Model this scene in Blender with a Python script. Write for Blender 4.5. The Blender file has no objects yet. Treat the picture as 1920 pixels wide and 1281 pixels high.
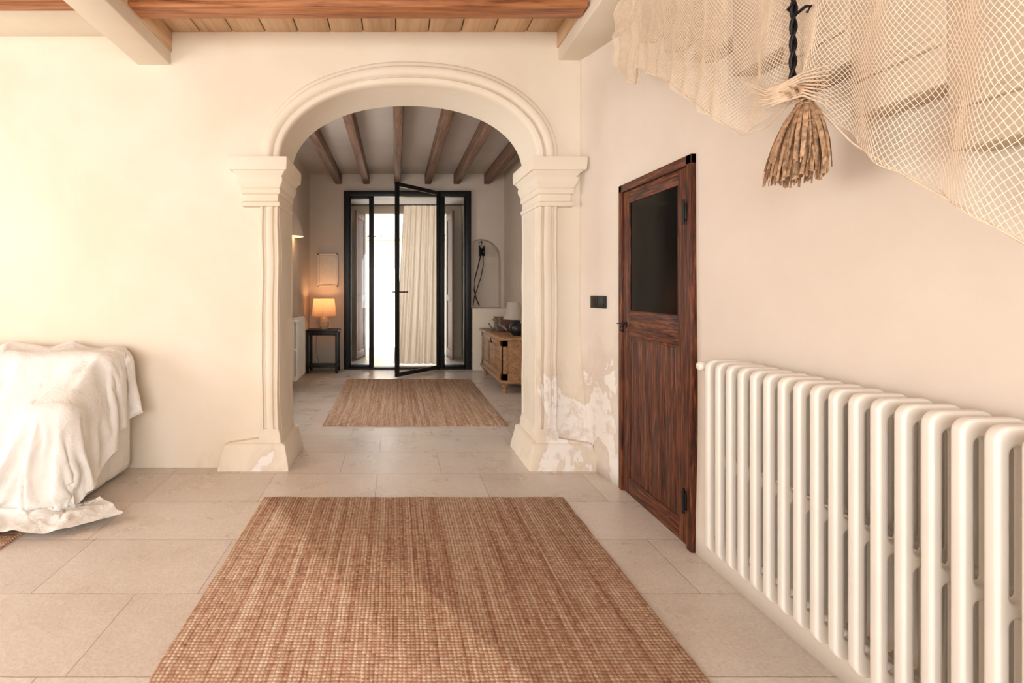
import bpy, bmesh, math, random
from math import sin, cos, pi, radians, sqrt, atan2
from mathutils import Vector, Matrix, noise
from mathutils.geometry import tessellate_polygon
random.seed(7)
sc = bpy.context.scene
COL = sc.collection

# ---------------------------------------------------------------- helpers
def link(o, parent=None):
    COL.objects.link(o)
    if parent: o.parent = parent
    return o
def empty(name, loc=(0,0,0)):
    e = bpy.data.objects.new(name, None); e.empty_display_size = .1
    COL.objects.link(e); return e
def finish(me, smooth=False, ang=35):
    if smooth:
        bm = bmesh.new(); bm.from_mesh(me)
        for f in bm.faces: f.smooth = True
        for e in bm.edges:
            if len(e.link_faces) == 2 and e.calc_face_angle(0) > radians(ang): e.smooth = False
        bm.to_mesh(me); bm.free()
def mesh_obj(name, verts, faces, mat, parent=None, smooth=False, ang=35, fixn=True):
    me = bpy.data.meshes.new(name)
    me.from_pydata([tuple(v) for v in verts], [], faces); me.update()
    if fixn:
        bm = bmesh.new(); bm.from_mesh(me)
        bmesh.ops.recalc_face_normals(bm, faces=bm.faces); bm.to_mesh(me); bm.free()
    finish(me, smooth, ang)
    if mat: me.materials.append(mat)
    return link(bpy.data.objects.new(name, me), parent)
def boxes(name, lst, mat, parent=None, bevel=0.0, seg=2):
    bm = bmesh.new()
    for (x0,x1,y0,y1,z0,z1) in lst:
        vs = [bm.verts.new(p) for p in [(x0,y0,z0),(x1,y0,z0),(x1,y1,z0),(x0,y1,z0),(x0,y0,z1),(x1,y0,z1),(x1,y1,z1),(x0,y1,z1)]]
        for f in [(0,3,2,1),(4,5,6,7),(0,1,5,4),(1,2,6,5),(2,3,7,6),(3,0,4,7)]:
            bm.faces.new([vs[i] for i in f])
    if bevel > 0:
        bmesh.ops.bevel(bm, geom=list(bm.edges), offset=bevel, segments=seg, affect='EDGES', clamp_overlap=True, profile=.5)
    me = bpy.data.meshes.new(name); bm.to_mesh(me); bm.free()
    finish(me, bevel > 0, 50)
    if mat: me.materials.append(mat)
    return link(bpy.data.objects.new(name, me), parent)
def box(name, x0,x1,y0,y1,z0,z1, mat, parent=None, bevel=0.0):
    return boxes(name, [(x0,x1,y0,y1,z0,z1)], mat, parent, bevel)
def prism(name, loops, a0, a1, mat, axis='Y', parent=None):
    """loops: 2D outlines (first outer, rest holes). axis Y: (x,z)->, axis X: (y,z), axis Z: (x,y)"""
    def P(p, a):
        if axis == 'Y': return (p[0], a, p[1])
        if axis == 'X': return (a, p[0], p[1])
        return (p[0], p[1], a)
    flat = [p for l in loops for p in l]; n = len(flat)
    tris = tessellate_polygon([[Vector((p[0],p[1],0)) for p in l] for l in loops])
    V = [P(p,a0) for p in flat] + [P(p,a1) for p in flat]
    F = [tuple(t) for t in tris] + [tuple(i+n for i in reversed(t)) for t in tris]
    o = 0
    for l in loops:
        m = len(l)
        for i in range(m):
            j = (i+1) % m
            F.append((o+i, o+j, o+j+n, o+i+n))
        o += m
    return mesh_obj(name, V, F, mat, parent, smooth=True, ang=25)
def rings(name, R, mat, parent=None, closed=True, cap=True, smooth=True, ang=35):
    n = len(R[0]); V = [p for r in R for p in r]; F = []
    for k in range(len(R)-1):
        for i in range(n if closed else n-1):
            j = (i+1) % n
            F.append((k*n+i, k*n+j, (k+1)*n+j, (k+1)*n+i))
    if cap and closed:
        F.append(tuple(range(n))); F.append(tuple((len(R)-1)*n+i for i in range(n)))
    return mesh_obj(name, V, F, mat, parent, smooth, ang)
def lathe(name, prof, c, mat, parent=None, n=32, ang=40, cap=True):
    return rings(name, [[(c[0]+r*cos(2*pi*i/n), c[1]+r*sin(2*pi*i/n), c[2]+z) for i in range(n)] for r,z in prof], mat, parent, cap=cap, ang=ang)
def tube(name, pts, rad, mat, parent=None, n=8):
    pts = [Vector(p) for p in pts]; R = []
    for i,p in enumerate(pts):
        t = (pts[min(i+1,len(pts)-1)] - pts[max(i-1,0)]).normalized()
        a = t.cross(Vector((0,0,1)))
        if a.length < .05: a = t.cross(Vector((0,1,0)))
        a.normalize(); b = t.cross(a)
        r = rad[i] if isinstance(rad,(list,tuple)) else rad
        R.append([p + a*r*cos(2*pi*k/n) + b*r*sin(2*pi*k/n) for k in range(n)])
    return rings(name, R, mat, parent, ang=60)
def join(name, objs, parent=None):
    bm = bmesh.new()
    mats = []
    for o in objs:
        me = o.data.copy()
        me.transform(o.matrix_world)
        off = len(mats)
        for m in me.materials: mats.append(m)
        for p in me.polygons: p.material_index += off
        bm.from_mesh(me)
        bpy.data.meshes.remove(me)
    for o in objs: bpy.data.objects.remove(o)
    me = bpy.data.meshes.new(name); bm.to_mesh(me); bm.free()
    for m in mats: me.materials.append(m)
    return link(bpy.data.objects.new(name, me), parent)

# ---------------------------------------------------------------- materials
class M:
    def __init__(s, name):
        s.m = bpy.data.materials.new(name); s.m.use_nodes = True
        s.nt = s.m.node_tree; s.N = s.nt.nodes; s.L = s.nt.links
        s.b = s.N['Principled BSDF']
        s.out = s.N['Material Output']
    def n(s, t, **kw):
        x = s.N.new(t)
        for k,v in kw.items():
            if hasattr(x,k): setattr(x,k,v)
            else: x.inputs[k].default_value = v
        return x
    def l(s, a, b): s.L.new(a, b)
    def pos(s, scale=(1,1,1), loc=(0,0,0)):
        g = s.n('ShaderNodeNewGeometry'); mp = s.n('ShaderNodeMapping')
        mp.inputs['Scale'].default_value = scale; mp.inputs['Location'].default_value = loc
        s.l(g.outputs['Position'], mp.inputs['Vector']); return mp.outputs['Vector']
    def noise(s, vec, scale, detail=4, rough=.55, dist=0):
        x = s.n('ShaderNodeTexNoise'); x.inputs['Scale'].default_value = scale
        x.inputs['Detail'].default_value = detail; x.inputs['Roughness'].default_value = rough
        x.inputs['Distortion'].default_value = dist
        s.l(vec, x.inputs['Vector']); return x.outputs['Fac']
    def ramp(s, fac, stops, interp='LINEAR'):
        r = s.n('ShaderNodeValToRGB'); r.color_ramp.interpolation = interp
        e = r.color_ramp.elements
        while len(e) < len(stops): e.new(.5)
        for i,(p,c) in enumerate(stops):
            e[i].position = p; e[i].color = (c[0],c[1],c[2],1) if not isinstance(c,(int,float)) else (c,c,c,1)
        s.l(fac, r.inputs['Fac']); return r.outputs['Color']
    def math(s, op, a, b=None, c=None, clamp=False):
        x = s.n('ShaderNodeMath'); x.operation = op; x.use_clamp = clamp
        for i,v in enumerate((a,b,c)):
            if v is None: continue
            if isinstance(v,(int,float)): x.inputs[i].default_value = v
            else: s.l(v, x.inputs[i])
        return x.outputs[0]
    def mix(s, fac, a, b, mode='MIX'):
        x = s.n('ShaderNodeMix'); x.data_type = 'RGBA'; x.blend_type = mode
        for inp,v in ((x.inputs['Factor'],fac),(x.inputs['A'],a),(x.inputs['B'],b)):
            if isinstance(v,(int,float)): inp.default_value = v
            elif isinstance(v,tuple): inp.default_value = (v[0],v[1],v[2],1)
            else: s.l(v, inp)
        return x.outputs['Result']
    def bump(s, h, strength=.3, dist=.01):
        x = s.n('ShaderNodeBump'); x.inputs['Strength'].default_value = strength; x.inputs['Distance'].default_value = dist
        s.l(h, x.inputs['Height']); s.l(x.outputs['Normal'], s.b.inputs['Normal'])
    def col(s, c):
        if isinstance(c, tuple): s.b.inputs['Base Color'].default_value = (c[0],c[1],c[2],1)
        else: s.l(c, s.b.inputs['Base Color'])
    def set(s, **kw):
        for k,v in kw.items(): s.b.inputs[k.replace('_',' ')].default_value = v
        return s

def simple(name, c, rough=.5, metal=0, var=.12, scale=20, bump=0):
    m = M(name); v = m.pos()
    n = m.noise(v, scale, 5)
    d = tuple(x*(1-var) for x in c); u = tuple(min(1,x*(1+var)) for x in c)
    m.col(m.ramp(n, [(.3,d),(.7,u)])); m.set(Roughness=rough, Metallic=metal)
    if bump: m.bump(n, bump, .003)
    return m.m

def plaster(name, a, b, peel=False, warm=None):
    m = M(name); v = m.pos()
    n1 = m.noise(v, 1.0, 5, .6, .6); n2 = m.noise(v, 5, 5, .6); n3 = m.noise(v, 90, 3, .6)
    c = m.ramp(n1, [(.34,b),(.62,a)])
    c = m.mix(.14, c, m.ramp(n2, [(.3,tuple(x*.84 for x in a)),(.65,a)]))
    h = m.math('ADD', m.math('MULTIPLY', n2, .8), m.math('MULTIPLY', n3, .08))
    if peel:
        g = m.n('ShaderNodeNewGeometry'); sp = m.n('ShaderNodeSeparateXYZ'); m.l(g.outputs['Position'], sp.inputs[0])
        X,Y,Z = sp.outputs
        def zone(cx, cy, rad, top, gain):
            dx = m.math('SUBTRACT', X, cx); dy = m.math('SUBTRACT', Y, cy)
            dist = m.math('SQRT', m.math('ADD', m.math('MULTIPLY', dx, dx), m.math('MULTIPLY', dy, dy)))
            near = m.math('SUBTRACT', 1.0, m.math('DIVIDE', dist, rad), clamp=True)
            low = m.math('MULTIPLY', m.math('SUBTRACT', top, Z, clamp=True), gain, clamp=True)
            return m.math('MULTIPLY', m.math('POWER', near, .4), low)
        pn = m.noise(m.pos((1,1,.55)), 3.6, 5, .6, .5)
        k = m.math('MAXIMUM', zone(1.38,3.76,.54,1.1,1.4), m.math('MULTIPLY', zone(-1.15,3.85,.4,.30,3.0), .7))
        gate = m.math('MULTIPLY', k, 5.0, clamp=True)
        kk = m.math('ADD', m.math('MULTIPLY', k, .23), pn)
        mask = m.math('MULTIPLY', m.ramp(kk, [(.660,0.0),(.667,1.0)]), gate)
        mask2 = m.math('MULTIPLY', m.ramp(kk, [(.55,0.0),(.655,1.0)]), gate)
        c = m.mix(m.math('MULTIPLY', mask2, .38), c, (.58,.46,.36))
        c = m.mix(mask, c, m.ramp(m.noise(v, 9, 5, .65), [(.38,(.70,.61,.53)),(.50,(.85,.80,.75))]))
        h = m.math('SUBTRACT', h, m.math('MULTIPLY', mask, .8))
    m.col(c); m.set(Roughness=.88); m.bump(h, .26, .010)
    return m.m

PL   = plaster('lime_plaster', (.82,.735,.615), (.775,.67,.53), peel=True)
PLR  = plaster('lime_plaster_rose', (.77,.685,.60), (.72,.63,.54), peel=True)
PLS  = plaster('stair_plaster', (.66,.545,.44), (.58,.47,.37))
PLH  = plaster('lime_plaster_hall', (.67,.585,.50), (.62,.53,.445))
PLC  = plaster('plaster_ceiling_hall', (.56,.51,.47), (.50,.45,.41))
PLB  = plaster('plaster_beam', (.80,.72,.61), (.76,.67,.56))

# limestone floor
m = M('limestone_tiles'); v = m.pos((1,1,1),(0.13, 8*.485-3.72, 0))
wv = m.n('ShaderNodeVectorMath'); wv.operation='MULTIPLY_ADD'
nzt = m.n('ShaderNodeTexNoise'); nzt.inputs['Scale'].default_value=12; m.l(v,nzt.inputs['Vector'])
m.l(nzt.outputs['Color'], wv.inputs[0]); wv.inputs[1].default_value=(.007,.007,0); m.l(v, wv.inputs[2])
br = m.n('ShaderNodeTexBrick'); br.offset = .37; br.offset_frequency = 2; br.squash = 1.5; br.squash_frequency = 3
br.inputs['Scale'].default_value = 1; br.inputs['Brick Width'].default_value = .74; br.inputs['Row Height'].default_value = .485
br.inputs['Mortar Size'].default_value = .0028; br.inputs['Mortar Smooth'].default_value = .3; br.inputs['Bias'].default_value = 0
br.inputs['Color1'].default_value = (.82,.75,.685,1); br.inputs['Color2'].default_value = (.70,.625,.56,1); br.inputs['Mortar'].default_value = (.47,.385,.32,1)
m.l(wv.outputs[0], br.inputs['Vector'])
vv = m.pos(); n1 = m.noise(vv, 2.6, 8, .66, .2); n2 = m.noise(vv, 75, 4, .65); n3 = m.noise(m.pos((1,2.5,1)), 1.5, 5, .6, .4); n4 = m.noise(vv, 26, 6, .7)
c = m.mix(.7, br.outputs['Color'], m.ramp(n1, [(.30,(.83,.78,.73)),(.68,(1,1,1))]), 'MULTIPLY')
c = m.mix(.35, c, m.ramp(n4, [(.34,(.82,.79,.76)),(.60,(1,1,1))]), 'MULTIPLY')
c = m.mix(m.ramp(n3,[(.56,0.0),(.76,.18)]), c, (.55,.43,.33))
c = m.mix(.42, c, m.ramp(n2, [(.35,(.66,.64,.62)),(.6,(1,1,1))]), 'MULTIPLY')
m.col(c); m.l(m.ramp(n1, [(.3,.22),(.7,.40)]), m.b.inputs['Roughness'])
m.bump(m.math('ADD', m.math('MULTIPLY', br.outputs['Fac'], -1.0), m.math('ADD', m.math('MULTIPLY', n2, .4), m.math('MULTIPLY', n4, .8))), .3, .004)
FLOOR = m.m

# jute
m = M('jute_weave'); v = m.pos()
sp = m.n('ShaderNodeSeparateXYZ'); m.l(v, sp.inputs[0]); X,Y,Z = sp.outputs
wob = m.noise(v, 9, 3); Xw = m.math('ADD', X, m.math('MULTIPLY', wob, .016)); Yw = m.math('ADD', Y, m.math('MULTIPLY', m.noise(m.pos((1,1,1),(3,5,0)), 9, 3), .016))
PX, PY = .0165, .0165
u = m.math('DIVIDE', Xw, PX); col = m.math('FLOOR', u)
w = m.math('DIVIDE', Yw, PY); row = m.math('FLOOR', w)
fu = m.math('SUBTRACT', m.math('FRACT', u), .5); fw = m.math('SUBTRACT', m.math('FRACT', w), .5)
d = m.math('SQRT', m.math('ADD', m.math('MULTIPLY', fu, fu), m.math('MULTIPLY', fw, fw)))
bumpv = m.math('SUBTRACT', 1.0, m.math('MULTIPLY', d, 1.6), clamp=True)
cmb = m.n('ShaderNodeCombineXYZ'); m.l(col, cmb.inputs[0]); m.l(row, cmb.inputs[1])
wn = m.n('ShaderNodeTexWhiteNoise'); wn.noise_dimensions='2D'; m.l(cmb.outputs[0], wn.inputs['Vector'])
st = m.noise(m.pos((30,.55,1)), 1.0, 3, .7); fine = m.noise(m.pos(), 260, 3)
st2 = m.noise(m.pos((70,2.2,1)), 1.0, 3, .7); rare = m.noise(v, 22, 3, .6)
f = m.math('ADD', m.math('MULTIPLY', st, .60), m.math('MULTIPLY', wn.outputs['Value'], .12))
f = m.math('ADD', f, m.math('MULTIPLY', st2, .28))
c = m.ramp(f, [(.37,(.37,.18,.11)),(.45,(.54,.315,.20)),(.53,(.67,.455,.31)),(.63,(.80,.63,.48))])
c = m.mix(m.ramp(rare,[(.66,0.0),(.72,.6)]), c, (.22,.10,.06))
c = m.mix(m.math('MULTIPLY', m.ramp(bumpv,[(.12,1.0),(.45,0.0)]), .52), c, (.20,.095,.055))
c = m.mix(.3, c, m.ramp(fine, [(.3,(.6,.6,.6)),(.7,(1,1,1))]), 'MULTIPLY')
m.col(c); m.set(Roughness=.95); m.bump(m.math('ADD', bumpv, m.math('MULTIPLY', fine, .3)), .9, .006)
JUTE = m.m

def wood(name, dark, mid, light, axis=1, scale=1.0, rough=.5, plank=None, bump=.3, contrast=(.32,.5,.7), spec=.5):
    m = M(name)
    s = [22*scale]*3; s[axis] = 1.3*scale
    off = None
    v = m.pos(tuple(s))
    if plank:
        g = m.n('ShaderNodeNewGeometry'); sp = m.n('ShaderNodeSeparateXYZ'); m.l(g.outputs['Position'], sp.inputs[0])
        fl = m.math('FLOOR', m.math('DIVIDE', sp.outputs[plank[0]], plank[1]))
        wn = m.n('ShaderNodeTexWhiteNoise'); wn.noise_dimensions='1D'; m.l(fl, wn.inputs['W'])
        sc_ = m.n('ShaderNodeVectorMath'); sc_.operation='MULTIPLY_ADD'; m.l(wn.outputs['Color'], sc_.inputs[0]); sc_.inputs[1].default_value=(30,30,30); m.l(v, sc_.inputs[2])
        v = sc_.outputs[0]
    n1 = m.noise(v, 1.0, 6, .6, .9); n2 = m.noise(v, 4.5, 5, .7, .3)
    f = m.math('ADD', m.math('MULTIPLY', n1, .7), m.math('MULTIPLY', n2, .3))
    c = m.ramp(f, [(contrast[0],dark),(contrast[1],mid),(contrast[2],light)])
    if plank:
        c = m.mix(.40, c, m.ramp(wn.outputs['Value'], [(0,(.60,.55,.5)),(1,(1,1,1))]), 'MULTIPLY')
    m.col(c); m.set(Roughness=rough); m.b.inputs['Specular IOR Level'].default_value = spec; m.bump(f, bump, .004)
    return m.m
W_JOISTX = wood('pine_joist', (.14,.04,.014), (.39,.145,.052), (.57,.26,.11), axis=0, contrast=(.36,.5,.66))
W_JOISTY = wood('old_joist', (.085,.047,.03), (.20,.11,.07), (.33,.205,.14), axis=1, rough=.7)
W_PLANK = wood('ceiling_planks', (.52,.30,.16), (.74,.49,.29), (.85,.65,.45), axis=1, scale=.6, plank=(0,.245))
DK=((.012,.0035,.002),(.100,.026,.009),(.27,.085,.029))
W_DOOR = wood('door_pine', *DK, axis=2, scale=3.0, rough=.5, contrast=(.40,.52,.64), spec=.3)
W_DOORH = wood('door_pine_rail', *DK, axis=1, scale=3.0, rough=.5, contrast=(.40,.52,.64), spec=.3)
W_CHEST = wood('chest_pine', (.17,.08,.035), (.36,.19,.09), (.50,.30,.16), axis=1, rough=.55)
W_SHUT = wood('shutter_wood', (.08,.04,.03), (.16,.08,.055), (.24,.13,.09), axis=2, rough=.6)
IRON = simple('black_iron', (.012,.012,.013), .45, .6)
BLACK = simple('black_steel', (.010,.011,.012), .42, .3)
BLK_MATTE = simple('black_plastic', (.012,.012,.012), .35)
RADI = simple('radiator_enamel', (.78,.735,.67), .32, 0, .03, 8)
m = M('white_sheet'); v = m.pos(); nn = m.noise(v, 5, 6); n2 = m.noise(v, 600, 2); n3 = m.noise(v, 14, 4, .6, 1.4)
m.col(m.ramp(nn, [(.3,(.76,.73,.69)),(.7,(.82,.80,.765))])); m.set(Roughness=.9); m.bump(m.math('ADD', m.math('ADD', nn, m.math('MULTIPLY', n3, .5)), m.math('MULTIPLY', n2, .04)), .55, .03)
SHEET = m.m
NET = simple('net_cord', (.78,.63,.475), .9, 0, .1, 30)
STRAW = simple('palm_straw', (.38,.23,.13), .75, 0, .6, 70)
CERAM = simple('lamp_ceramic', (.62,.44,.30), .6, 0, .3, 30, .5)
CREAM = simple('cream_paint', (.80,.72,.62), .6, 0, .05)
DRIFT = simple('driftwood', (.20,.17,.14), .7, 0, .4, 40, .6)
OUTW = plaster('facade_plaster', (.88,.84,.78), (.84,.80,.74))
TILE = simple('roof_tile', (.42,.28,.20), .8, 0, .3, 9)
YEL = simple('ochre_door', (.80,.66,.45), .6)
STREET = simple('street_stone', (.72,.69,.64), .9, 0, .1, 4)

m = M('dark_glass'); m.col((.004,.004,.004)); m.b.inputs['Specular IOR Level'].default_value=.08
v = m.pos(); nn = m.noise(v, 3, 3); m.l(m.ramp(nn, [(.3,.12),(.7,.2)]), m.b.inputs['Roughness'])
DGLASS = m.m
m = M('clear_glass'); tr = m.n('ShaderNodeBsdfTransparent'); gl = m.n('ShaderNodeBsdfGlossy'); gl.inputs['Roughness'].default_value=.02
tr.inputs['Color'].default_value=(.95,.96,.95,1)
lw = m.n('ShaderNodeLayerWeight'); lw.inputs['Blend'].default_value=.5
fac = m.math('ADD', m.math('MULTIPLY', m.math('POWER', lw.outputs['Facing'], 4.0), .5), .03, clamp=True); mx = m.n('ShaderNodeMixShader')
m.l(fac, mx.inputs[0]); m.l(tr.outputs[0], mx.inputs[1]); m.l(gl.outputs[0], mx.inputs[2]); m.l(mx.outputs[0], m.out.inputs['Surface'])
GLASS = m.m
def fabric(name, c, tl=.5, weave=400):
    m = M(name); v = m.pos(); nn = m.noise(m.pos((40,40,4)), 1, 4)
    df = m.n('ShaderNodeBsdfDiffuse'); t = m.n('ShaderNodeBsdfTranslucent'); mx = m.n('ShaderNodeMixShader')
    cc = m.ramp(nn, [(.3,tuple(x*.88 for x in c)),(.7,c)])
    m.l(cc, df.inputs['Color']); m.l(cc, t.inputs['Color']); mx.inputs[0].default_value = tl
    m.l(df.outputs[0], mx.inputs[1]); m.l(t.outputs[0], mx.inputs[2]); m.l(mx.outputs[0], m.out.inputs['Surface'])
    return m.m
LINEN = fabric('linen_curtain', (.94,.81,.68), .72)
SHADE = fabric('lamp_shade_linen', (.78,.57,.40), .5)
SHADEW = fabric('lamp_shade_white', (.75,.68,.60), .3)

# ---------------------------------------------------------------- camera
cam = bpy.data.cameras.new('camera'); cam.lens = 18; cam.sensor_width = 36; cam.shift_x = .1135; cam.shift_y = -.0523
cam.clip_start = .05; cam.clip_end = 200
co = bpy.data.objects.new('camera', cam); co.location = (0,0,1.35); co.rotation_euler = (pi/2,0,0); COL.objects.link(co); sc.camera = co

# ---------------------------------------------------------------- shell
YW, YT, YB = 3.85, 4.32, 8.60
ZC = 3.275
XL, XR, CX, ZS, RISE = -.873, 1.066, .0965, 2.31, .575
HW = (XR-XL)/2
box('floor', -4.8,2.4,-3.2,10.3,-.12,0, FLOOR)

def arch_pts(off=0, n=48, e=2.12):
    out = []
    for i in range(n+1):
        a = pi - pi*i/n
        c_, s_ = cos(a), sin(a)
        x = (HW+off)*math.copysign(abs(c_)**(2/e), c_); z = (RISE+off)*abs(s_)**(2/e)
        out.append((CX+x, ZS+z))
    return out
ap = arch_pts()
loop = [(-4.8,0),(XL,0)] + ap + [(XR,0),(2.3,0),(2.3,3.4),(-4.8,3.4)]
prism('wall_back', [loop], YW, YT, PL)

# archivolt moulding
prof = [(-.004,.02),(-.004,-.030),(.006,-.042),(.030,-.044),(.038,-.034),(.042,-.012),(.050,-.012),(.056,-.036),(.075,-.048),(.100,-.050),(.112,-.040),(.118,-.018),(.128,-.018),(.140,-.018),(.150,-.008),(.156,.01)]
V=[];F=[]
N=96
base_pts = arch_pts(0,N)
np_=len(prof)
for i,(x,z) in enumerate(base_pts):
    p0 = base_pts[max(i-1,0)]; p1 = base_pts[min(i+1,N)]
    tx,tz = p1[0]-p0[0], p1[1]-p0[1]; L=sqrt(tx*tx+tz*tz)
    nx,nz = -tz/L, tx/L
    if i==0: nx,nz=-1,0
    if i==N: nx,nz=1,0
    for r,y in prof:
        q = noise.noise(Vector((x*3,z*3,r*4)))*.007
        V.append((x+nx*(r*1.02+q), YW+y+q*.6, z+nz*(r*1.1+q)))
for i in range(N):
    for k in range(np_-1):
        F.append((i*np_+k, i*np_+k+1, (i+1)*np_+k+1, (i+1)*np_+k))
archv = mesh_obj('trim_1', V, F, PL, None, True, 50)

# pilasters
def pil(side, nm):
    s = -1 if side=='left' else 1
    def tx(x):
        return x if s<0 else 2*CX - x
    def ring(x0,x1,y0,y1,z,seedk, flute=False):
        pts=[]
        if flute:
            plan=[(x0,YW+.02),(x0,y0+.012),(x0+.010,y0),(x0+.020,y0),(x0+.026,y0+.022),(x0+.038,y0+.022),(x0+.046,y0+.004),
                  (x0+.066,y0-.002),(x1-.058,y0-.002),(x1-.042,y0+.004),(x1-.036,y0+.024),(x1-.024,y0+.022),(x1-.018,y0),(x1-.004,y0+.002),(x1,y0+.012),
                  (x1+.002,y0+.05),(x1-.012,y0+.062),(x1-.010,y0+.075),(x1+.004,y0+.085),(x1+.004,y1-.08),(x1-.004,y1-.06),(x1,y1-.04),(x1,y1),(x0,y1)]
        else:
            r=.008; plan=[]
            for (cx,cy,a0) in [(x0+r,y0+r,pi),(x1-r,y0+r,1.5*pi),(x1-r,y1-r,0),(x0+r,y1-r,.5*pi)]:
                for k in range(4):
                    a=a0+k*pi/6; plan.append((cx+r*cos(a),cy+r*sin(a)))
        for (x,y) in plan:
            q = noise.noise(Vector((x*4+seedk,y*4,z*3.2)))*.011
            q2 = noise.noise(Vector((x*4,y*4+seedk,z*2.2+9)))*.009
            pts.append((tx(x+q), y+q2, z))
        return pts
    par = empty(nm)
    R=[]
    nz=44
    for k in range(nz+1):
        z=.17+(1.985-.17)*k/nz
        R.append(ring(-1.01,XL,YW-.045,YT+.0,z,s*3,True))
    rings('shaft',R,PL,par,ang=30)
    cp=[(1.955,.000),(1.957,.016),(1.965,.022),(1.985,.022),(1.992,.014),(1.996,.000),(2.045,.002),(2.050,.018),(2.060,.024),(2.085,.024),(2.092,.018),(2.096,.026),
        (2.112,.032),(2.130,.046),(2.150,.052),(2.168,.052),(2.170,.040),(2.178,.044),(2.195,.060),(2.214,.078),(2.217,.096),(2.235,.100),(2.295,.102),(2.312,.098),(2.316,.07)]
    R=[]
    for z,of in cp:
        xo = -1.125-of if s<0 else -1.105-of
        R.append(ring(xo,XL+of*.72,YW-.045-of*.65,YT-.03+of*.3,z,s*3))
    rings('capital',R,PL,par,ang=22)
    bp=[(0.0,.100),(.03,.098),(.10,.080),(.15,.066),(.185,.060),(.195,.045),(.20,.02),(.23,.016),(.26,.012),(.30,.0)]
    R=[]
    for z,of in bp:
        xo = -1.20-of*1.1
        if z>.2: xo=-1.01-of
        R.append(ring(xo,XL+of*.85,YW-.04-of*.45,YT+of*.6,z,s*3))
    rings('plinth',R,PL,par,ang=30)
pil('left','trim_2'); pil('right','trim_3')

# right wall
path=[(1.375,3.87),(1.395,3.83),(1.42,3.77),(1.452,3.66),(1.485,3.56),(1.515,3.485),(1.528,3.42)]
y=3.3
while y>-3.2: path.append((1.53,y)); y-=.12
path.append((1.53,-3.2))
nz=28; V=[];F=[]
for k in range(nz+1):
    z=3.4*k/nz
    for (x,y) in path:
        q=noise.noise(Vector((x,y*1.5,z*1.5)))*.011
        fl=.07*max(0,(.9-z)/.9)*max(0,(y-3.5)/.35) if y>3.5 else 0
        V.append((x+q+fl,y,z))
n=len(path)
for k in range(nz):
    for i in range(n-1): F.append((k*n+i,(k+1)*n+i,(k+1)*n+i+1,k*n+i+1))
o=mesh_obj('wall_right',V,F,PLR,None,True,60)
sm=o.modifiers.new('s','SOLIDIFY'); sm.thickness=.3; sm.offset=-1
bm=bmesh.new(); bm.from_mesh(o.data); bm.faces.ensure_lookup_table()
if sum(f.normal.x for f in bm.faces)>0:
    bmesh.ops.reverse_faces(bm,faces=bm.faces); bm.to_mesh(o.data)
bm.free()

def rect(a0,a1,b0,b1): return [(a0,b0),(a1,b0),(a1,b1),(a0,b1)]
prism('wall_left',[rect(-3.2,4.32,0,3.4),rect(-.6,2.7,.5,2.7)],-5.0,-4.8,PL,'X')
prism('wall_rear',[rect(-5.0,1.9,0,3.4),rect(-3.2,1.1,.5,2.8)],-3.4,-3.2,PL,'Y')
def winframe(name, axis, a0,a1,z0,z1,c):
    t=.05; L=[]
    segs=[(a0,a0+t,z0,z1),(a1-t,a1,z0,z1),((a0+a1)/2-t/2,(a0+a1)/2+t/2,z0,z1),(a0,a1,z0,z0+t),(a0,a1,z1-t,z1)]
    for s in segs:
        L.append((c-.03,c+.03,s[0],s[1],s[2],s[3]) if axis=='X' else (s[0],s[1],c-.03,c+.03,s[2],s[3]))
    boxes(name,L,CREAM,None,.004)
winframe('window_1','X',-.6,2.7,.5,2.7,-4.93)
winframe('window_2','Y',-3.2,1.1,.5,2.8,-3.33)

# ceiling main
pl=[]
x=-4.9
while x<1.9:
    pl.append((x+.004,x+.241,-3.3,3.86,ZC,ZC+.03)); x+=.245
boxes('ceiling',pl,W_PLANK,None,.005,1)
box('roof_slab',-5.0,2.4,-3.4,4.32,3.4,3.5,PLB)
for y in (3.215,2.5,1.8,1.1,.4,-.3,-1.0,-1.7,-2.4):
    boxes('ceiling_joist',[(-1.68,1.21,y,y+.155,3.12,ZC)],W_JOISTX,None,.008)
    boxes('ceiling_joist',[(-4.8,-1.94,y-.02,y+.135,3.16,ZC)],W_JOISTX,None,.008)
boxes('ceiling_beam',[(-1.941,-1.692,-3.2,3.86,3.026,ZC)],PLB,None,.008)
boxes('ceiling_beam',[(1.223,1.54,-3.2,3.86,3.062,ZC)],PLB,None,.008)
boxes('trim_4',[(-4.8,-1.941,3.47,3.86,3.243,ZC)],PLB,None,.006)
boxes('shade_board_left',[(-1.692,-1.680,-3.2,3.85,3.125,ZC)],W_PLANK,None,.002)  # brown board stands in for the shade on the beam's side face
boxes('shade_board_right',[(1.211,1.223,-3.2,3.85,3.155,ZC)],W_PLANK,None,.002)  # right beam likewise: its side shade put in as a brown board

# hall shell
prism('wall_hall_left',[rect(4.30,8.8,0,3.4),rect(4.75,6.2,.9,2.5)],-1.65,-1.45,PLH,'X')  # second outline cuts an unseen opening, added for the hall fill light
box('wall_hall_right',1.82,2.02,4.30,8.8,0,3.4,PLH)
winframe('fill_window_hall','X',4.75,6.2,.9,2.5,-1.58)  # unseen window added to house the hall fill light
nich=[(1.10,1.02),(1.765,1.02),(1.765,1.84)]
for i in range(1,12):
    a=pi*i/12; nich.append((1.4325+.3325*cos(a),1.84+.3325*sin(a)))
nich+=[(1.10,1.84)]
nich=[(max(x,1.29),z) for x,z in nich]
nn=[]
for p in nich:
    if not nn or (abs(p[0]-nn[-1][0])+abs(p[1]-nn[-1][1]))>1e-4: nn.append(p)
prism('wall_hall_back',[rect(-1.65,2.02,0,3.4),rect(-.86,1.248,.001,2.96),nn],YB,YB+.2,PLH)
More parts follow.
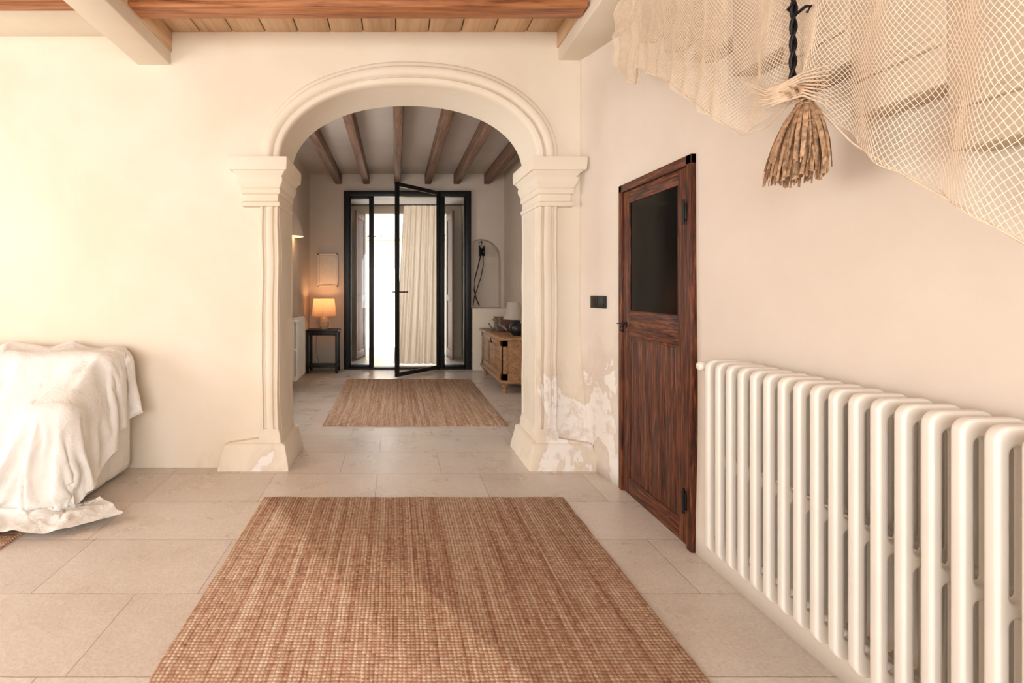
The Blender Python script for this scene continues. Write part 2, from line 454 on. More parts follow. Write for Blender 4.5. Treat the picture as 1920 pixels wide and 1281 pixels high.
box('wall_niche_lining',1.25,1.80,YB+.19,YB+.22,.98,2.25,PLH)
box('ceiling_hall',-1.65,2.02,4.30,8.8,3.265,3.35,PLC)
for X in (-.96,-.494,.026,.538,1.02,1.53):
    boxes('hall_joist',[(X-.052,X+.052,4.33,8.595,3.09,3.264)],W_JOISTY,None,.012)
# vestibule
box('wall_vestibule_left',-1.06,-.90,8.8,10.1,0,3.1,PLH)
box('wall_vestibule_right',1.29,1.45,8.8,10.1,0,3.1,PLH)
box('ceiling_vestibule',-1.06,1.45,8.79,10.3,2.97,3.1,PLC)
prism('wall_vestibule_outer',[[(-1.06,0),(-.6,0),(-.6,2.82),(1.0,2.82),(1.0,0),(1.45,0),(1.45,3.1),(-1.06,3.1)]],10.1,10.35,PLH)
box('roof_slab',-1.65,2.02,4.32,10.35,3.4,3.5,PLB)

# exterior
box('street_ground',-14,16,10.3,30,-.2,-.06,STREET)
prism('wall_facade_opposite',[rect(-12,14,-.1,3.0)],17,17.4,OUTW)
prism('door_1',[[(-1.05,-.05),(-.35,-.05)]+[(-.70+.35*cos(pi*i/14),1.55+.35*sin(pi*i/14)) for i in range(15)]],16.95,17.0,YEL)
T=[]
R_=empty('tiled_roof')
for i in range(46):
    xx=-5+i*.22
    V=[];F=[]
    for k,(yy,zz) in enumerate([(16.6,2.98),(18.5,3.22)]):
        for a in range(7):
            t=pi*a/6; V.append((xx+.11*cos(t),yy,zz+.09*sin(t)))
    for a in range(6): F.append((a,a+1,a+8,a+7))
    T.append(mesh_obj('t',V,F,TILE,None,True))
join('tiles',T,R_)
box('roof_eave',-6,6,16.55,18.5,2.9,2.985,TILE,R_)

# ---------------------------------------------------------------- pivot glass door
gd=empty('door_2')
fy0,fy1=8.48,8.60
boxes('steel_frame',[(-.86,-.765,fy0,fy1,0,2.96),(1.155,1.248,fy0,fy1,0,2.96),(-.765,1.155,fy0,fy1,2.87,2.96),(-.765,1.155,fy0,fy1,0,.03),
   (-.425,-.365,fy0,fy1,.03,2.87),(.715,.795,fy0,fy1,.03,2.87)],BLACK,gd,.004)
boxes('side_glass',[(-.765,-.425,8.535,8.541,.03,2.87),(.795,1.155,8.535,8.541,.03,2.87)],GLASS,gd)
boxes('side_sash',[(-.765,-.745,8.51,8.57,.03,2.87),(-.445,-.425,8.51,8.57,.03,2.87),(-.765,-.425,8.51,8.57,.03,.07),(-.765,-.425,8.51,8.57,2.83,2.87),
   (.795,.815,8.51,8.57,.03,2.87),(1.135,1.155,8.51,8.57,.03,2.87),(.795,1.155,8.51,8.57,.03,.07)],BLACK,gd,.002)
leaf=empty('leaf'); leaf.parent=gd
p0=Vector((.725,8.47,0)); p1=Vector((0.0,7.67,0)); W=(p1-p0).length; ang=atan2(p1.y-p0.y,p1.x-p0.x)
leaf.location=p0; leaf.rotation_euler=(0,0,ang)
boxes('leaf_frame',[(0,.06,-.022,.022,.015,2.94),(W-.06,W,-.022,.022,.015,2.94),(.06,W-.06,-.022,.022,.015,.075),(.06,W-.06,-.022,.022,2.88,2.94)],BLACK,leaf,.003)
box('leaf_glass',.06,W-.06,-.003,.003,.075,2.88,GLASS,leaf)
boxes('leaf_handle',[(W-.05,W-.03,-.09,.09,1.28,1.30),(W-.17,W-.03,-.10,-.085,1.28,1.30),(W-.17,W-.03,.085,.10,1.28,1.30)],IRON,leaf,.003)

# curtain
V=[];F=[];nu,nv=120,40
for j in range(nv+1):
    t=j/nv; z=2.80*(1-t)+.02*t
    xa=.13*(1-t)**.8+(-.05)*(1-(1-t)**.8); xb=.80
    for i in range(nu+1):
        u=i/nu
        a=.012+.03*t
        yy=9.0+a*sin(u*42+sin(t*3)*.8)+.012*sin(u*95+2*t)+.02*noise.noise(Vector((u*5,t*3,0)))
        xx=xa+(xb-xa)*u+.01*sin(u*42+1.5+t)
        V.append((xx,yy,z))
for j in range(nv):
    for i in range(nu): a=j*(nu+1)+i; F.append((a,a+1,a+nu+2,a+nu+1))
cu=empty('linen_curtain')
mesh_obj('cloth',V,F,LINEN,cu,True,80)
tube('rod',[(-.88,9.0,2.81),(1.28,9.0,2.81)],.010,IRON,cu)
def leafbox(name,a,b,zt):
    e=empty(name); a=Vector((a[0],a[1],0)); b=Vector((b[0],b[1],0)); W=(b-a).length
    e.location=a; e.rotation_euler=(0,0,atan2(b.y-a.y,b.x-a.x))
    L=[(0,.08,-.02,.02,.03,zt),(W-.08,W,-.02,.02,.03,zt),(.08,W-.08,-.02,.02,.03,.18),(.08,W-.08,-.02,.02,zt-.12,zt),(.08,W-.08,-.02,.02,1.1,1.22),(.08,W-.08,-.008,.008,.18,zt-.12)]
    boxes('panels',L,W_SHUT,e,.003); return e
leafbox('wooden_shutter',(-.62,10.08),(-.74,9.42),2.78)
leafbox('wooden_shutter',(1.02,10.08),(1.06,9.45),2.78)

# ---------------------------------------------------------------- rugs
def rug(x0,x1,y0,y1):
    e=empty('jute_rug')
    n=90
    ring=[]
    def edge(ax,ay,bx,by,k):
        for i in range(k):
            t=i/k; x=ax+(bx-ax)*t; y=ay+(by-ay)*t
            ring.append((x+noise.noise(Vector((x*5,y*5,1)))*.008+noise.noise(Vector((x*30,y*30,1)))*.003, y+noise.noise(Vector((x*5,y*5,7)))*.008))
    edge(x0,y0,x1,y0,n);edge(x1,y0,x1,y1,n);edge(x1,y1,x0,y1,n);edge(x0,y1,x0,y0,n)
    cx,cy=(x0+x1)/2,(y0+y1)/2
    def sc_(r,d): return [(x-(d if x>cx else -d)*(abs(x-cx)/(x1-cx)), y-(d if y>cy else -d)*(abs(y-cy)/(y1-cy))) for x,y in r]
    R=[[(x,y,.001) for x,y in ring],[(x,y,.008) for x,y in ring],[(x,y,.013) for x,y in sc_(ring,.006)]]
    rings('woven_field',R,JUTE,e,ang=60); return e
rug(-.844,1.07,.75,3.28)
rug(-.715,1.095,4.99,7.53)
rug(-4.4,-2.04,.9,3.02)

# ---------------------------------------------------------------- panelled door in right wall
dr=empty('door_3')
xf=1.502
Y0,Y1=2.605,3.455; ZT=2.035
boxes('frame',[(xf,1.56,Y0,Y0+.05,0,ZT),(xf,1.56,Y1-.045,Y1,0,ZT)],W_DOOR,dr,.004)
boxes('head',[(xf,1.56,Y0,Y1,ZT-.05,ZT)],W_DOORH,dr,.004)
xl=1.512
boxes('stiles',[(xl,1.55,Y0+.052,Y0+.135,.01,ZT-.052),(xl,1.55,Y1-.13,Y1-.047,.01,ZT-.052)],W_DOOR,dr,.004)
boxes('rails',[(xl,1.55,Y0+.135,Y1-.13,1.90,ZT-.052),(xl,1.55,Y0+.135,Y1-.13,1.04,1.205),(xl,1.55,Y0+.135,Y1-.13,.01,.12)],W_DOORH,dr,.004)
box('glass',1.520,1.54,Y0+.13,Y1-.125,1.2,1.905,DGLASS,dr)
box('backing',1.536,1.56,Y0+.05,Y1-.045,1.1,1.98,BLK_MATTE,dr)
pw=(Y1-.13-Y0-.135)/4
boxes('lower_planks',[(1.518,1.55,Y0+.135+pw*i+.001,Y0+.135+pw*(i+1)-.001,.12,1.04) for i in range(4)],W_DOOR,dr,.003)
boxes('moulding',[(1.514,1.54,Y0+.135,Y0+.150,.12,1.04),(1.514,1.54,Y1-.145,Y1-.13,.12,1.04),(1.514,1.54,Y0+.15,Y1-.145,1.025,1.04),
  (1.514,1.54,Y0+.135,Y0+.148,1.205,1.9),(1.514,1.54,Y1-.143,Y1-.13,1.205,1.9)],W_DOOR,dr,.003)
boxes('hinges',[(1.494,1.52,Y0+.035,Y0+.075,1.70,1.79),(1.494,1.52,Y0+.035,Y0+.075,.20,.29)],IRON,dr,.003)
tube('hinge_pin_1',[(1.492,Y0+.052,1.68),(1.492,Y0+.052,1.81)],.007,IRON,dr)
tube('hinge_pin_2',[(1.492,Y0+.052,.18),(1.492,Y0+.052,.31)],.007,IRON,dr)
lathe('latch_plate',[(.0,0),(.022,0),(.022,.006),(.0,.006)],(0,0,0),IRON,dr).matrix_local=Matrix.Translation((1.512,Y1-.09,1.11))@Matrix.Rotation(-pi/2,4,'Y')
tube('latch_ring',[(1.497-.014*abs(sin(a)),Y1-.09+.022*sin(a),1.105-.022+.022*cos(a)) for a in [i*2*pi/20 for i in range(21)]],.004,IRON,dr)
tube('latch_thumb',[(1.505,Y1-.09,1.115),(1.494,Y1-.075,1.117),(1.490,Y1-.01,1.113)],.0045,IRON,dr)

# light switch
sw=empty('light_switch'); sw.location=(1.452,3.66,1.25); sw.rotation_euler=(0,0,atan2(.954,-.3))
box('plate',-.078,.078,-.004,.012,-.044,.044,BLK_MATTE,sw,.003)
boxes('rockers',[(-.066,-.004,.010,.017,-.032,.032),(.004,.066,.010,.017,-.032,.032)],BLK_MATTE,sw,.002)

# ---------------------------------------------------------------- radiator
def rrect(x0,x1,y0,y1,r,n=5):
    P=[]
    for (cx,cy,a0) in [(x1-r,y1-r,0),(x0+r,y1-r,pi/2),(x0+r,y0+r,pi),(x1-r,y0+r,1.5*pi)]:
        for k in range(n+1):
            a=a0+k*pi/2/n; P.append((cx+r*cos(a),cy+r*sin(a)))
    return P
def rad_section(W,H,ncol,tw,thick,bev):
    cu=bpy.data.curves.new('s','CURVE'); cu.dimensions='2D'; cu.fill_mode='BOTH'; cu.extrude=thick/2-bev; cu.bevel_depth=bev; cu.bevel_resolution=3
    def sp(P):
        s=cu.splines.new('POLY'); s.points.add(len(P)-1)
        for i,p in enumerate(P): s.points[i].co=(p[0],p[1],0,1)
        s.use_cyclic_u=True
    sp(rrect(bev,W-bev,bev,H-bev,.026))
    gap=(W-ncol*tw)/(ncol-1)
    for k in range(ncol-1):
        x0=tw+k*(tw+gap)-bev; x1=x0+gap+2*bev
        r=(x1-x0)/2-.001
        sp(rrect(x0,x1,.06-bev,H/2-.016+bev,r))
        sp(rrect(x0,x1,H/2+.016-bev,H-.045+bev,r))
    o=bpy.data.objects.new('s',cu); COL.objects.link(o)
    bpy.context.view_layer.update()
    me=bpy.data.meshes.new_from_object(o.evaluated_get(bpy.context.evaluated_depsgraph_get()))
    bpy.data.objects.remove(o)
    me.transform(Matrix.Rotation(pi/2,4,'X'))
    for p in me.polygons: p.use_smooth=True
    return me
def radiator(x0,y_far,n,pitch,z0,H,W,rot=0):
    e=empty('radiator'); sec=rad_section(W,H,3,.031,.030,.0085)
    finish(sec,True,60)
    bm=bmesh.new()
    for i in range(n):
        m2=sec.copy(); m2.transform(Matrix.Translation((0,-i*pitch,0))); bm.from_mesh(m2); bpy.data.meshes.remove(m2)
    me=bpy.data.meshes.new('sections'); bm.to_mesh(me); bm.free(); me.materials.append(RADI)
    link(bpy.data.objects.new('sections',me),e)
    for nm,zz in (('header_top',H-.035),('header_bottom',.04),('header_mid',H/2)):
        r=.020 if nm!='header_mid' else .009
        tube(nm,[(W/2,.01,zz),(W/2,-(n-1)*pitch-.01,zz)],r,RADI,e,16)
    tube('valve_pipe',[(W/2,.0,H-.035),(W/2,.05,H-.035)],.014,RADI,e,12)
    tube('valve_knob',[(W/2-.09,.048,H-.035),(W/2-.085,.048,H-.035),(W/2-.03,.048,H-.035),(W/2+.01,.048,H-.035)],[.015,.019,.019,.014],RADI,e,16)
    boxes('wall_bracket',[(W-.01,W+.040,-.10,-.08,H-.12,H-.09),(W-.01,W+.040,-(n-2)*pitch,-(n-2)*pitch+.02,H-.12,H-.09),(W-.01,W+.040,-.10,-.08,.08,.11),(W-.01,W+.040,-(n-2)*pitch,-(n-2)*pitch+.02,.08,.11)],RADI,e)
    e.location=(x0,y_far,z0); e.rotation_euler=(0,0,rot); return e
radiator(1.325,2.185,19,.0695,.222,.822,.165)
rr=radiator(-1.29,6.75,10,.06,.12,.83,.12,pi)

# ---------------------------------------------------------------- stair soffit + net + rod + broom
ST=[]
for i in range(8):
    ST.append((1.42,1.528,3.0-.28*(i+1),3.0-.28*i,2.78-.18*i,3.061))
    if i>=4: ST.append((1.400,1.425,3.0-.28*(i+1)+.01,3.0-.28*i-.02,2.78-.18*i+.10,2.78-.18*i+.125))
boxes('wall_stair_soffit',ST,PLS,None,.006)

def pz(px,py,X):
    k=X/(px-742); return (960*k, 1.35-(py-540)*k)
hem=[(1158,118),(1178,150),(1196,156),(1203,128),(1250,150),(1320,205),(1392,254),(1440,238),(1490,186),(1530,196),(1600,268),(1700,330),(1800,385),(1920,455),(2150,570)]
XN=1.345
hemYZ=[pz(a,b,XN) for a,b in hem]
us=[0]
for i in range(1,len(hem)): us.append(us[-1]+abs(hemYZ[i][0]-hemYZ[i-1][0])+.5*abs(hemYZ[i][1]-hemYZ[i-1][1]))
us=[u/us[-1] for u in us]
def H(u):
    for i in range(len(us)-1):
        if u<=us[i+1]:
            t=(u-us[i])/(us[i+1]-us[i]); return (hemYZ[i][0]*(1-t)+hemYZ[i+1][0]*t, hemYZ[i][1]*(1-t)+hemYZ[i+1][1]*t)
    return hemYZ[-1]
def net_layer(u0,u1,nu,nv,dx,seedk,rad=.0012,fold=1.0):
    ids={};V=[]
    for i in range(nu+1):
        for j in range(nv+1):
            if (i+j)%2: continue
            u=u0+(u1-u0)*i/nu; v=j/nv
            hy,hz=H(u); ty=3.14+(0.80-3.14)*u; tz=3.055
            y=ty+(hy-ty)*v**1.2; z=tz+(hz-tz)*v
            gx,gz=1.715,2.01
            d=sqrt((y-gx)**2+(z-gz)**2); k=math.exp(-(d/.20)**2)*.45
            y+=(gx-y)*k; z+=(gz-z)*k
            x=XN+dx+fold*(.018*sin(u*60+v*2.5+seedk)*(.3+v)+.02*noise.noise(Vector((u*9,v*4,seedk))))-.03*k
            y+=.012*noise.noise(Vector((u*30,v*12,seedk+3))); z+=.012*noise.noise(Vector((u*30,v*12,seedk+8)))
            ids[(i,j)]=len(V); V.append(Vector((min(x,1.385) if z>2.0 else x,y,z)))
    E=[]
    for (i,j),a in ids.items():
        for di in (-1,1):
            b=ids.get((i+di,j+1))
            if b is not None: E.append((a,b))
        if j==nv:
            b=ids.get((i+2,j))
            if b is not None: E.append((a,b))
    VV=[];FF=[]
    for a,b in E:
        A,B=V[a],V[b]; t=(B-A)
        if t.length<1e-5: continue
        t.normalize(); p=t.cross(Vector((1,0,.1)))
        if p.length<1e-3: p=Vector((0,0,1))
        p.normalize(); q=t.cross(p); o=len(VV)
        for C in (A,B):
            for k in range(3):
                an=2*pi*k/3; VV.append(C+(p*cos(an)+q*sin(an))*rad)
        for k in range(3):
            l=(k+1)%3; FF.append((o+k,o+l,o+3+l,o+3+k))
    return VV,FF
NE=empty('fishing_net')
for k,(a,b,nu,nv,dx,rd) in enumerate([(0,1,330,134,0,.0009),(0,.47,150,100,-.012,.0009)]):
    VV,FF=net_layer(a,b,nu,nv,dx,k*2.3,rd)
    mesh_obj('mesh_layer_%d'%(k+1),VV,FF,NET,NE,fixn=False)
tube('hem_cord',[(XN-.004,*H(i/160)) for i in range(161)],.0026,NET,NE,6)
for k in range(9):
    o_=(k-4)*.010
    tube('gather_fold',[(1.30-.004*(k%3),1.715+.16+o_*1.5,2.06+o_*2),(1.285-.005*(k%2),1.715+.05+o_*.3,2.005+o_*.8),(1.285,1.70+o_*.2,1.998+o_*.7),(1.29,1.70-.08,1.995+o_*.9),(1.30,1.70-.17,1.955+o_*1.6)],[.0010,.0035,.006,.0035,.0010],NET,NE,6)

RY=1.70
RD=empty('iron_rod')
for s in (0,pi):
    tube('strand',[(1.318+.006*cos(s+z*55),RY-.018*(z-2.05)+.006*sin(s+z*55),z) for z in [2.0+i*.01 for i in range(106)]],.0062,IRON,RD,8)
tube('hook',[(1.318,RY,2.25),(1.313,RY-.06,2.252),(1.313,RY-.08,2.242),(1.313,RY-.065,2.23)],.005,IRON,RD)
tube('hook_2',[(1.318,RY,2.265),(1.308,RY+.01,2.28),(1.303,RY-.025,2.285)],.004,IRON,RD)

BR=empty('palm_broom'); VV=[];FF=[]
C0=Vector((1.31,RY-.060,1.943))
for k in range(460):
    a=random.uniform(0,2*pi); r=sqrt(random.random()); L=random.uniform(.18,.25)
    up = k%7==0
    pts=[]; jy=random.gauss(0,.016); jx=random.gauss(0,.012)
    if random.random()<.05: jy*=2.2
    for s in range(6):
        t=s/5
        if up: z=.01+.055*t*random.uniform(.6,1); rr=.014+.025*t
        else: z=-L*t; rr=.018+.070*(t**.65)+.012*sin(t*pi)
        pts.append(C0+Vector((cos(a)*rr*r*.8+jx*t, sin(a)*rr*r*1.1+jy*t+(0.034*t if not up else 0), z)))
    w=random.uniform(.002,.0075); tn=Vector((-sin(a),cos(a),random.uniform(-.3,.3))).normalized()
    if random.random()<.55: tn=Vector((random.uniform(-1,1),random.uniform(-1,1),.1)).normalized()
    o=len(VV)
    for s,p in enumerate(pts):
        ww=w*(1 if s<4 else .8)
        VV+= [p-tn*ww, p+tn*ww]
    for s in range(5): FF.append((o+2*s,o+2*s+1,o+2*s+3,o+2*s+2))
mesh_obj('straws',VV,FF,STRAW,BR,fixn=False)
for zz in (.003,-.010,-.075):
    rr=.024 if zz>-.03 else .060
    tube('binding',[(C0.x+rr*.8*cos(a),C0.y+rr*1.1*sin(a)+(.010 if zz<-.05 else 0),C0.z+zz+.004*sin(2*a)) for a in [i*2*pi/24 for i in range(25)]],.003,STRAW,BR,6)
tube('hanging_cord',[(C0.x,C0.y,C0.z+.02),(C0.x-.006,C0.y+.02,C0.z+.05),(1.303,RY-.006,C0.z+.075)],.004,STRAW,BR,6)

# ---------------------------------------------------------------- hall objects
tb=empty('side_table')
tx0,tx1,ty0,ty1=-1.42,-.905,8.06,8.44
boxes('top',[(tx0,tx1,ty0,ty1,.655,.685)],BLACK,tb,.003)
boxes('legs',[(a,a+.04,b,b+.04,0,.655) for a in (tx0+.01,tx1-.05) for b in (ty0+.01,ty1-.05)],BLACK,tb,.002)
boxes('apron',[(tx0+.02,tx1-.02,ty0+.015,ty0+.035,.60,.655),(tx0+.02,tx1-.02,ty1-.035,ty1-.015,.60,.655),(tx0+.02,tx1-.02,ty0+.02,ty1-.02,.09,.115)],BLACK,tb,.002)
lp=empty('table_lamp'); LX,LY=-1.155,8.25
lathe('base',[(.0,0),(.055,0),(.070,.015),(.078,.06),(.080,.11),(.070,.16),(.045,.19),(.028,.205),(.022,.23),(.0,.23)],(LX,LY,.686),CERAM,lp)
lathe('shade',[(.195,.215),(.165,.49)],(LX,LY,.685),SHADE,lp,cap=False)
lathe('stem',[(.0,.22),(.008,.22),(.008,.34),(.0,.34)],(LX,LY,.685),IRON,lp,12)
m=M('bulb_glow'); m.b.inputs['Emission Color'].default_value=(1,.6,.28,1); m.b.inputs['Emission Strength'].default_value=8; BULB=m.m
lathe('bulb',[(.0,.33),(.018,.34),(.03,.37),(.026,.40),(.0,.415)],(LX,LY,.685),BULB,lp,16)
def plight(name,loc,w,col,r):
    l=bpy.data.lights.new(name,'POINT'); l.energy=w; l.color=col; l.shadow_soft_size=r
    o=bpy.data.objects.new(name,l); o.location=loc; COL.objects.link(o)
plight('lamp_light',(LX,LY,1.12),4.8,(1,.50,.22),.03)
tube('lamp_cord',[(LX-.15,8.465,.66),(LX-.17,8.48,.35),(LX-.12,8.47,.12),(LX-.1,8.465,.006)],.003,BLK_MATTE,None,6)
ep=empty('fuse_box_cover')
boxes('frame',[(-1.31,-1.285,8.555,8.61,1.37,1.925),(-.995,-.97,8.555,8.61,1.37,1.925),(-1.31,-.97,8.555,8.61,1.37,1.395),(-1.31,-.97,8.555,8.61,1.90,1.925)],CREAM,ep,.003)
box('door',-1.280,-1.000,8.575,8.61,1.40,1.895,CREAM,ep,.002)
scn=empty('wall_sconce'); V=[];F=[]; prof=[(.165,2.07),(.155,2.14),(.125,2.24),(.085,2.34),(.05,2.42),(.02,2.47)]
n=16
for r,z in prof:
    for i in range(n+1):
        a=-pi/2+pi*i/n; V.append((-1.449+r*cos(a)*.95,7.15+r*sin(a),z))
for k in range(len(prof)-1):
    for i in range(n): F.append((k*(n+1)+i,k*(n+1)+i+1,(k+1)*(n+1)+i+1,(k+1)*(n+1)+i))
mesh_obj('shade',V,F,PLB,scn,True,80)
lathe('bulb',[(.0,0),(.02,.01),(.028,.04),(.02,.07),(.0,.08)],(-1.39,7.15,2.10),BULB,scn,12)
plight('sconce_light',(-1.38,7.15,2.10),5,(1,.52,.24),.025)
boxes('niche_counter',[(1.26,1.815,8.34,8.598,0,1.02)],PLB,None,.012)
pu=empty('rope_pulley')
px_=1.435
tube('hook',[(px_,8.78,2.13),(px_,8.55,2.13),(px_,8.53,2.10),(px_,8.54,2.05)],.008,IRON,pu)
boxes('cheeks',[(px_-.045,px_-.03,8.50,8.58,1.88,2.06),(px_+.03,px_+.045,8.50,8.58,1.88,2.06)],IRON,pu,.006)
tube('wheel',[(px_-.03,8.54,1.95),(px_-.012,8.54,1.95),(px_,8.54,1.95),(px_+.012,8.54,1.95),(px_+.03,8.54,1.95)],[.07,.07,.055,.07,.07],IRON,pu,24)
tube('rope',[(px_-.02,8.53,1.90),(px_-.06,8.53,1.72),(px_-.12,8.52,1.50),(px_-.13,8.52,1.32),(px_-.10,8.52,1.18),(px_-.05,8.5,1.06)],.010,IRON,pu)
tube('rope_2',[(px_+.02,8.53,1.90),(px_+.02,8.52,1.72),(px_-.02,8.52,1.52),(px_-.08,8.52,1.34),(px_-.13,8.5,1.20),(px_-.15,8.5,1.06)],.008,IRON,pu)

ch=empty('blanket_chest'); a0,a1,b0,b1=1.345,1.80,6.5,8.02
boxes('lid',[(a0-.03,a1,b0-.03,b1+.03,.68,.72)],W_CHEST,ch,.008)
boxes('carcass',[(a0+.015,a1-.01,b0+.01,b1-.01,.17,.68)],W_CHEST,ch,.005)
L=[(a0,a0+.02,b0,b0+.08,.17,.68),(a0,a0+.02,b1-.08,b1,.17,.68),(a0,a0+.02,b0,b1,.60,.68),(a0,a0+.02,b0,b1,.17,.26)]
for k in (1,2): 
    yy=b0+(b1-b0)*k/3; L.append((a0,a0+.02,yy-.04,yy+.04,.26,.60))
L+= [(a0,a0+.08,b0,b0+.02,.17,.68),(a1-.08,a1,b0,b0+.02,.17,.68),(a0,a1,b0,b0+.02,.60,.68),(a0,a1,b0,b0+.02,.17,.26)]
boxes('panel_frames',L,W_CHEST,ch,.004)
boxes('plinth',[(a0-.02,a1,b0-.02,b1+.02,.13,.175)],W_CHEST,ch,.01)
for yy in (b0+.06,b1-.06):
    for xx in (a0+.05,a1-.06):
        lathe('foot',[(.0,0),(.022,0),(.034,.02),(.036,.04),(.022,.06),(.030,.08),(.050,.11),(.052,.135),(.0,.135)],(xx,yy,0),W_CHEST,ch,16)
boxes('lock',[(a0-.008,a0+.01,7.22,7.28,.58,.65)],IRON,ch,.003)
l2=empty('table_lamp')
lathe('base',[(.0,0),(.06,0),(.062,.01),(.02,.02),(.015,.05),(.045,.09),(.05,.12),(.03,.16),(.012,.18),(.012,.22),(.0,.22)],(1.66,7.2,.721),BLK_MATTE,l2)
lathe('shade',[(.15,.19),(.085,.43)],(1.66,7.2,.72),SHADEW,l2,cap=False)
v1=empty('black_vase')
lathe('body',[(.0,0),(.05,0),(.085,.04),(.10,.09),(.085,.14),(.05,.17),(.045,.19),(.055,.20),(.04,.20),(.035,.17),(.0,.16)],(1.60,6.78,.721),BLK_MATTE,v1)
wb=empty('wooden_box'); boxes('sides',[(1.50,1.78,7.5,7.52,.721,.90),(1.50,1.78,7.78,7.8,.721,.90),(1.50,1.52,7.52,7.78,.721,.90),(1.76,1.78,7.52,7.78,.721,.90),(1.52,1.76,7.52,7.78,.721,.74),(1.49,1.79,7.49,7.81,.90,.915)],W_SHUT,wb,.003)
me=bpy.data.meshes.new('branches')
vs=[(0,0,.03),(.05,.02,.08),(.11,.03,.10),(.17,.0,.07),(.22,-.02,.015),(.13,.05,.16),(.09,.06,.20),(-.04,.0,.07),(-.07,.02,.13),(-.02,.05,.012),(.06,-.04,.012),(.16,.05,.012),(.04,.03,.14),(.0,.04,.18),(.19,.03,.12)]
es=[(0,1),(1,2),(2,3),(3,4),(2,5),(5,6),(0,7),(7,8),(0,9),(1,10),(3,11),(1,12),(12,13),(3,14)]
me.from_pydata([(v[0]*.9,v[1]*1.5,v[2]) for v in vs],es,[]); me.materials.append(DRIFT)
dw=empty('driftwood_sculpture')
o=link(bpy.data.objects.new('branches',me),dw)
sk=o.modifiers.new('skin','SKIN'); o.modifiers.new('sub','SUBSURF').levels=2
for i,v in enumerate(me.skin_vertices[0].data):
    r=.018 if i<5 else .011; v.radius=(r,r)
me.skin_vertices[0].data[0].use_root=True
dw.location=(1.40,7.35,.72)

# ---------------------------------------------------------------- lights / world
def area(name,loc,rot,sx,sy,w,col):
    l=bpy.data.lights.new(name,'AREA'); l.shape='RECTANGLE'; l.size=sx; l.size_y=sy; l.energy=w; l.color=col
    o=bpy.data.objects.new(name,l); o.location=loc; o.rotation_euler=rot; COL.objects.link(o)
area('window_light_left',(-4.78,1.05,1.6),(0,-pi/2,0),2.1,3.2,90,(1,.94,.85))
area('window_light_rear',(-1.05,-3.18,1.65),(pi/2,0,0),4.2,2.2,196,(1,.99,.96))
area('fill_light_hall',(-1.43,5.47,1.7),(0,-pi/2,0),1.5,1.4,26,(1,.97,.92))  # added fill to brighten the hall, set in the made-up hidden window
s=bpy.data.lights.new('sun','SUN'); s.energy=16; s.angle=.01; s.color=(1,.97,.92)
so=bpy.data.objects.new('sun',s); so.rotation_euler=Vector((-.55,.75,-1.5)).to_track_quat('-Z','Y').to_euler(); COL.objects.link(so)
w=bpy.data.worlds.new('world'); sc.world=w; w.use_nodes=True
w.node_tree.nodes['Background'].inputs[0].default_value=(.86,.93,1,1); w.node_tree.nodes['Background'].inputs[1].default_value=2.2
sc.view_settings.view_transform='Standard'; sc.view_settings.look='None'; sc.view_settings.exposure=0

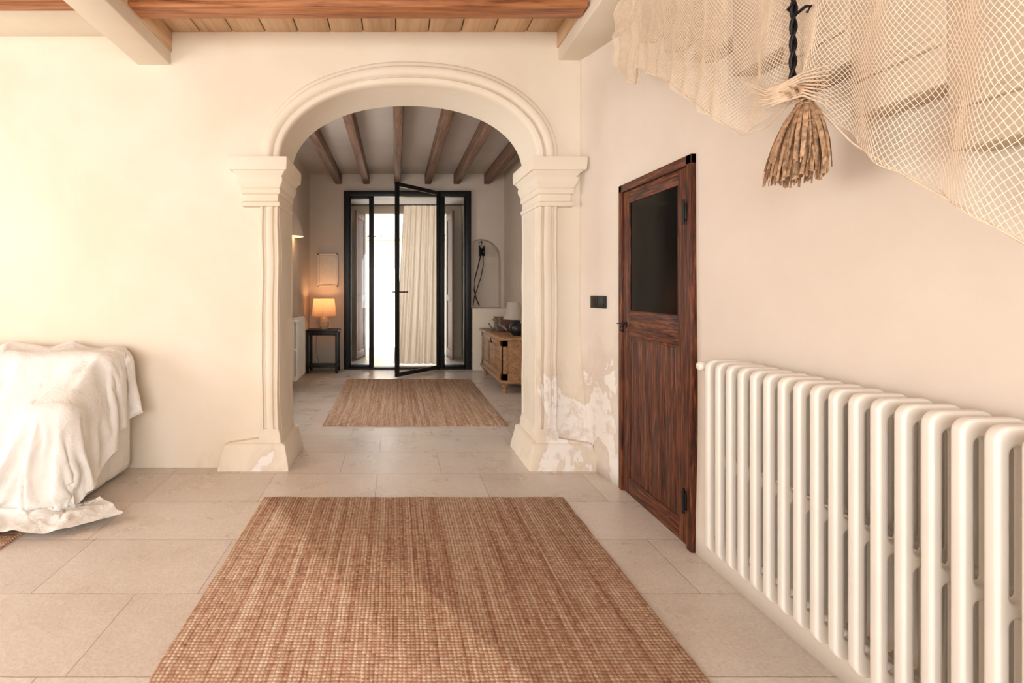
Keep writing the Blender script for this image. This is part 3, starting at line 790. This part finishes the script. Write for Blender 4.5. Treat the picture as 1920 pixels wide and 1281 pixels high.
# ---------------------------------------------------------------- sofa with dust sheet (cloth simulated over a real frame)
sf=empty('sofa')
SX0,SX1=-4.25,-1.935
F_=[(SX0,SX1,3.45,3.78,.016,.885),(SX1-.27,SX1,3.04,3.5,.016,.63),(SX0,SX0+.27,3.04,3.5,.016,.63),(SX0+.25,SX1-.25,3.08,3.5,.016,.40)]
frame=boxes('frame',F_,SHEET,sf,.07,4)
try:
    fl=box('tmpfloor',-6,0,1,5,-.1,.014,None)
    wl=box('tmpwall',-6,0,3.84,4.2,-.1,3,None)
    for o in (frame,fl,wl):
        o.modifiers.new('c','COLLISION'); o.collision.thickness_outer=.012; o.collision.cloth_friction=12
    st=.024
    x0,x1,y0,y1=-4.7,SX1+.45,2.08,3.81
    nx=int((x1-x0)/st); ny=int((y1-y0)/st); V=[];F=[]
    for j in range(ny+1):
        for i in range(nx+1):
            x=x0+(x1-x0)*i/nx; y=y0+(y1-y0)*j/ny
            V.append((x,y+.04*noise.noise(Vector((x*3,y*3,5))),.98+.12*noise.noise(Vector((x*4,y*4,0)))))
    for j in range(ny):
        for i in range(nx): a=j*(nx+1)+i; F.append((a,a+1,a+nx+2,a+nx+1))
    cl=mesh_obj('tmpcloth',V,F,SHEET,None)
    vg=cl.vertex_groups.new(name='pin')
    vg.add([i for i,v in enumerate(V) if v[1]>3.74 and SX0<v[0]<SX1-.04],1,'ADD')
    for i,v in enumerate(cl.data.vertices):
        if v.co.y>3.74: v.co.z=.905
    cm=cl.modifiers.new('cloth','CLOTH'); cs=cm.settings
    cs.quality=7; cs.mass=.3; cs.tension_stiffness=14; cs.compression_stiffness=10; cs.shear_stiffness=4; cs.bending_stiffness=.02
    cs.tension_damping=5; cs.air_damping=1.0; cs.vertex_group_mass='pin'
    cs.use_dynamic_mesh=False
    cm.collision_settings.distance_min=.012; cm.collision_settings.collision_quality=3; cm.collision_settings.use_self_collision=False
    cm.point_cache.frame_start=1; cm.point_cache.frame_end=100
    sc.frame_start=1; sc.frame_end=100
    for f in range(1,91): sc.frame_set(f)
    ev=cl.evaluated_get(bpy.context.evaluated_depsgraph_get())
    me=bpy.data.meshes.new_from_object(ev)
    bpy.data.objects.remove(cl); bpy.data.objects.remove(fl); bpy.data.objects.remove(wl)
    frame.modifiers.clear()
    me.update()
    nrm=[v.normal.copy() for v in me.vertices]
    for v,nv_ in zip(me.vertices,nrm):
        c=v.co
        fz=max(0,min(1,(.80-c.z)/.5))
        d=.014*(1-abs(noise.noise(Vector((c.x*5,c.y*5,c.z*3))))*2.4) + .022*fz*noise.noise(Vector((c.x*11,c.y*11,c.z*1.6)))
        if nv_.z<-.1: nv_=-nv_
        v.co=c+nv_*max(d,-.004)
        if v.co.z<.016: v.co.z=.016+.006*abs(noise.noise(Vector((c.x*14,c.y*14,0))))
    for p in me.polygons: p.use_smooth=True
    ds=link(bpy.data.objects.new('dust_sheet',me),sf)
    ds.modifiers.new('sub','SUBSURF').levels=1; ds.modifiers['sub'].render_levels=1
    sc.frame_set(1)
except Exception as ex:
    print('CLOTH FAIL',ex)
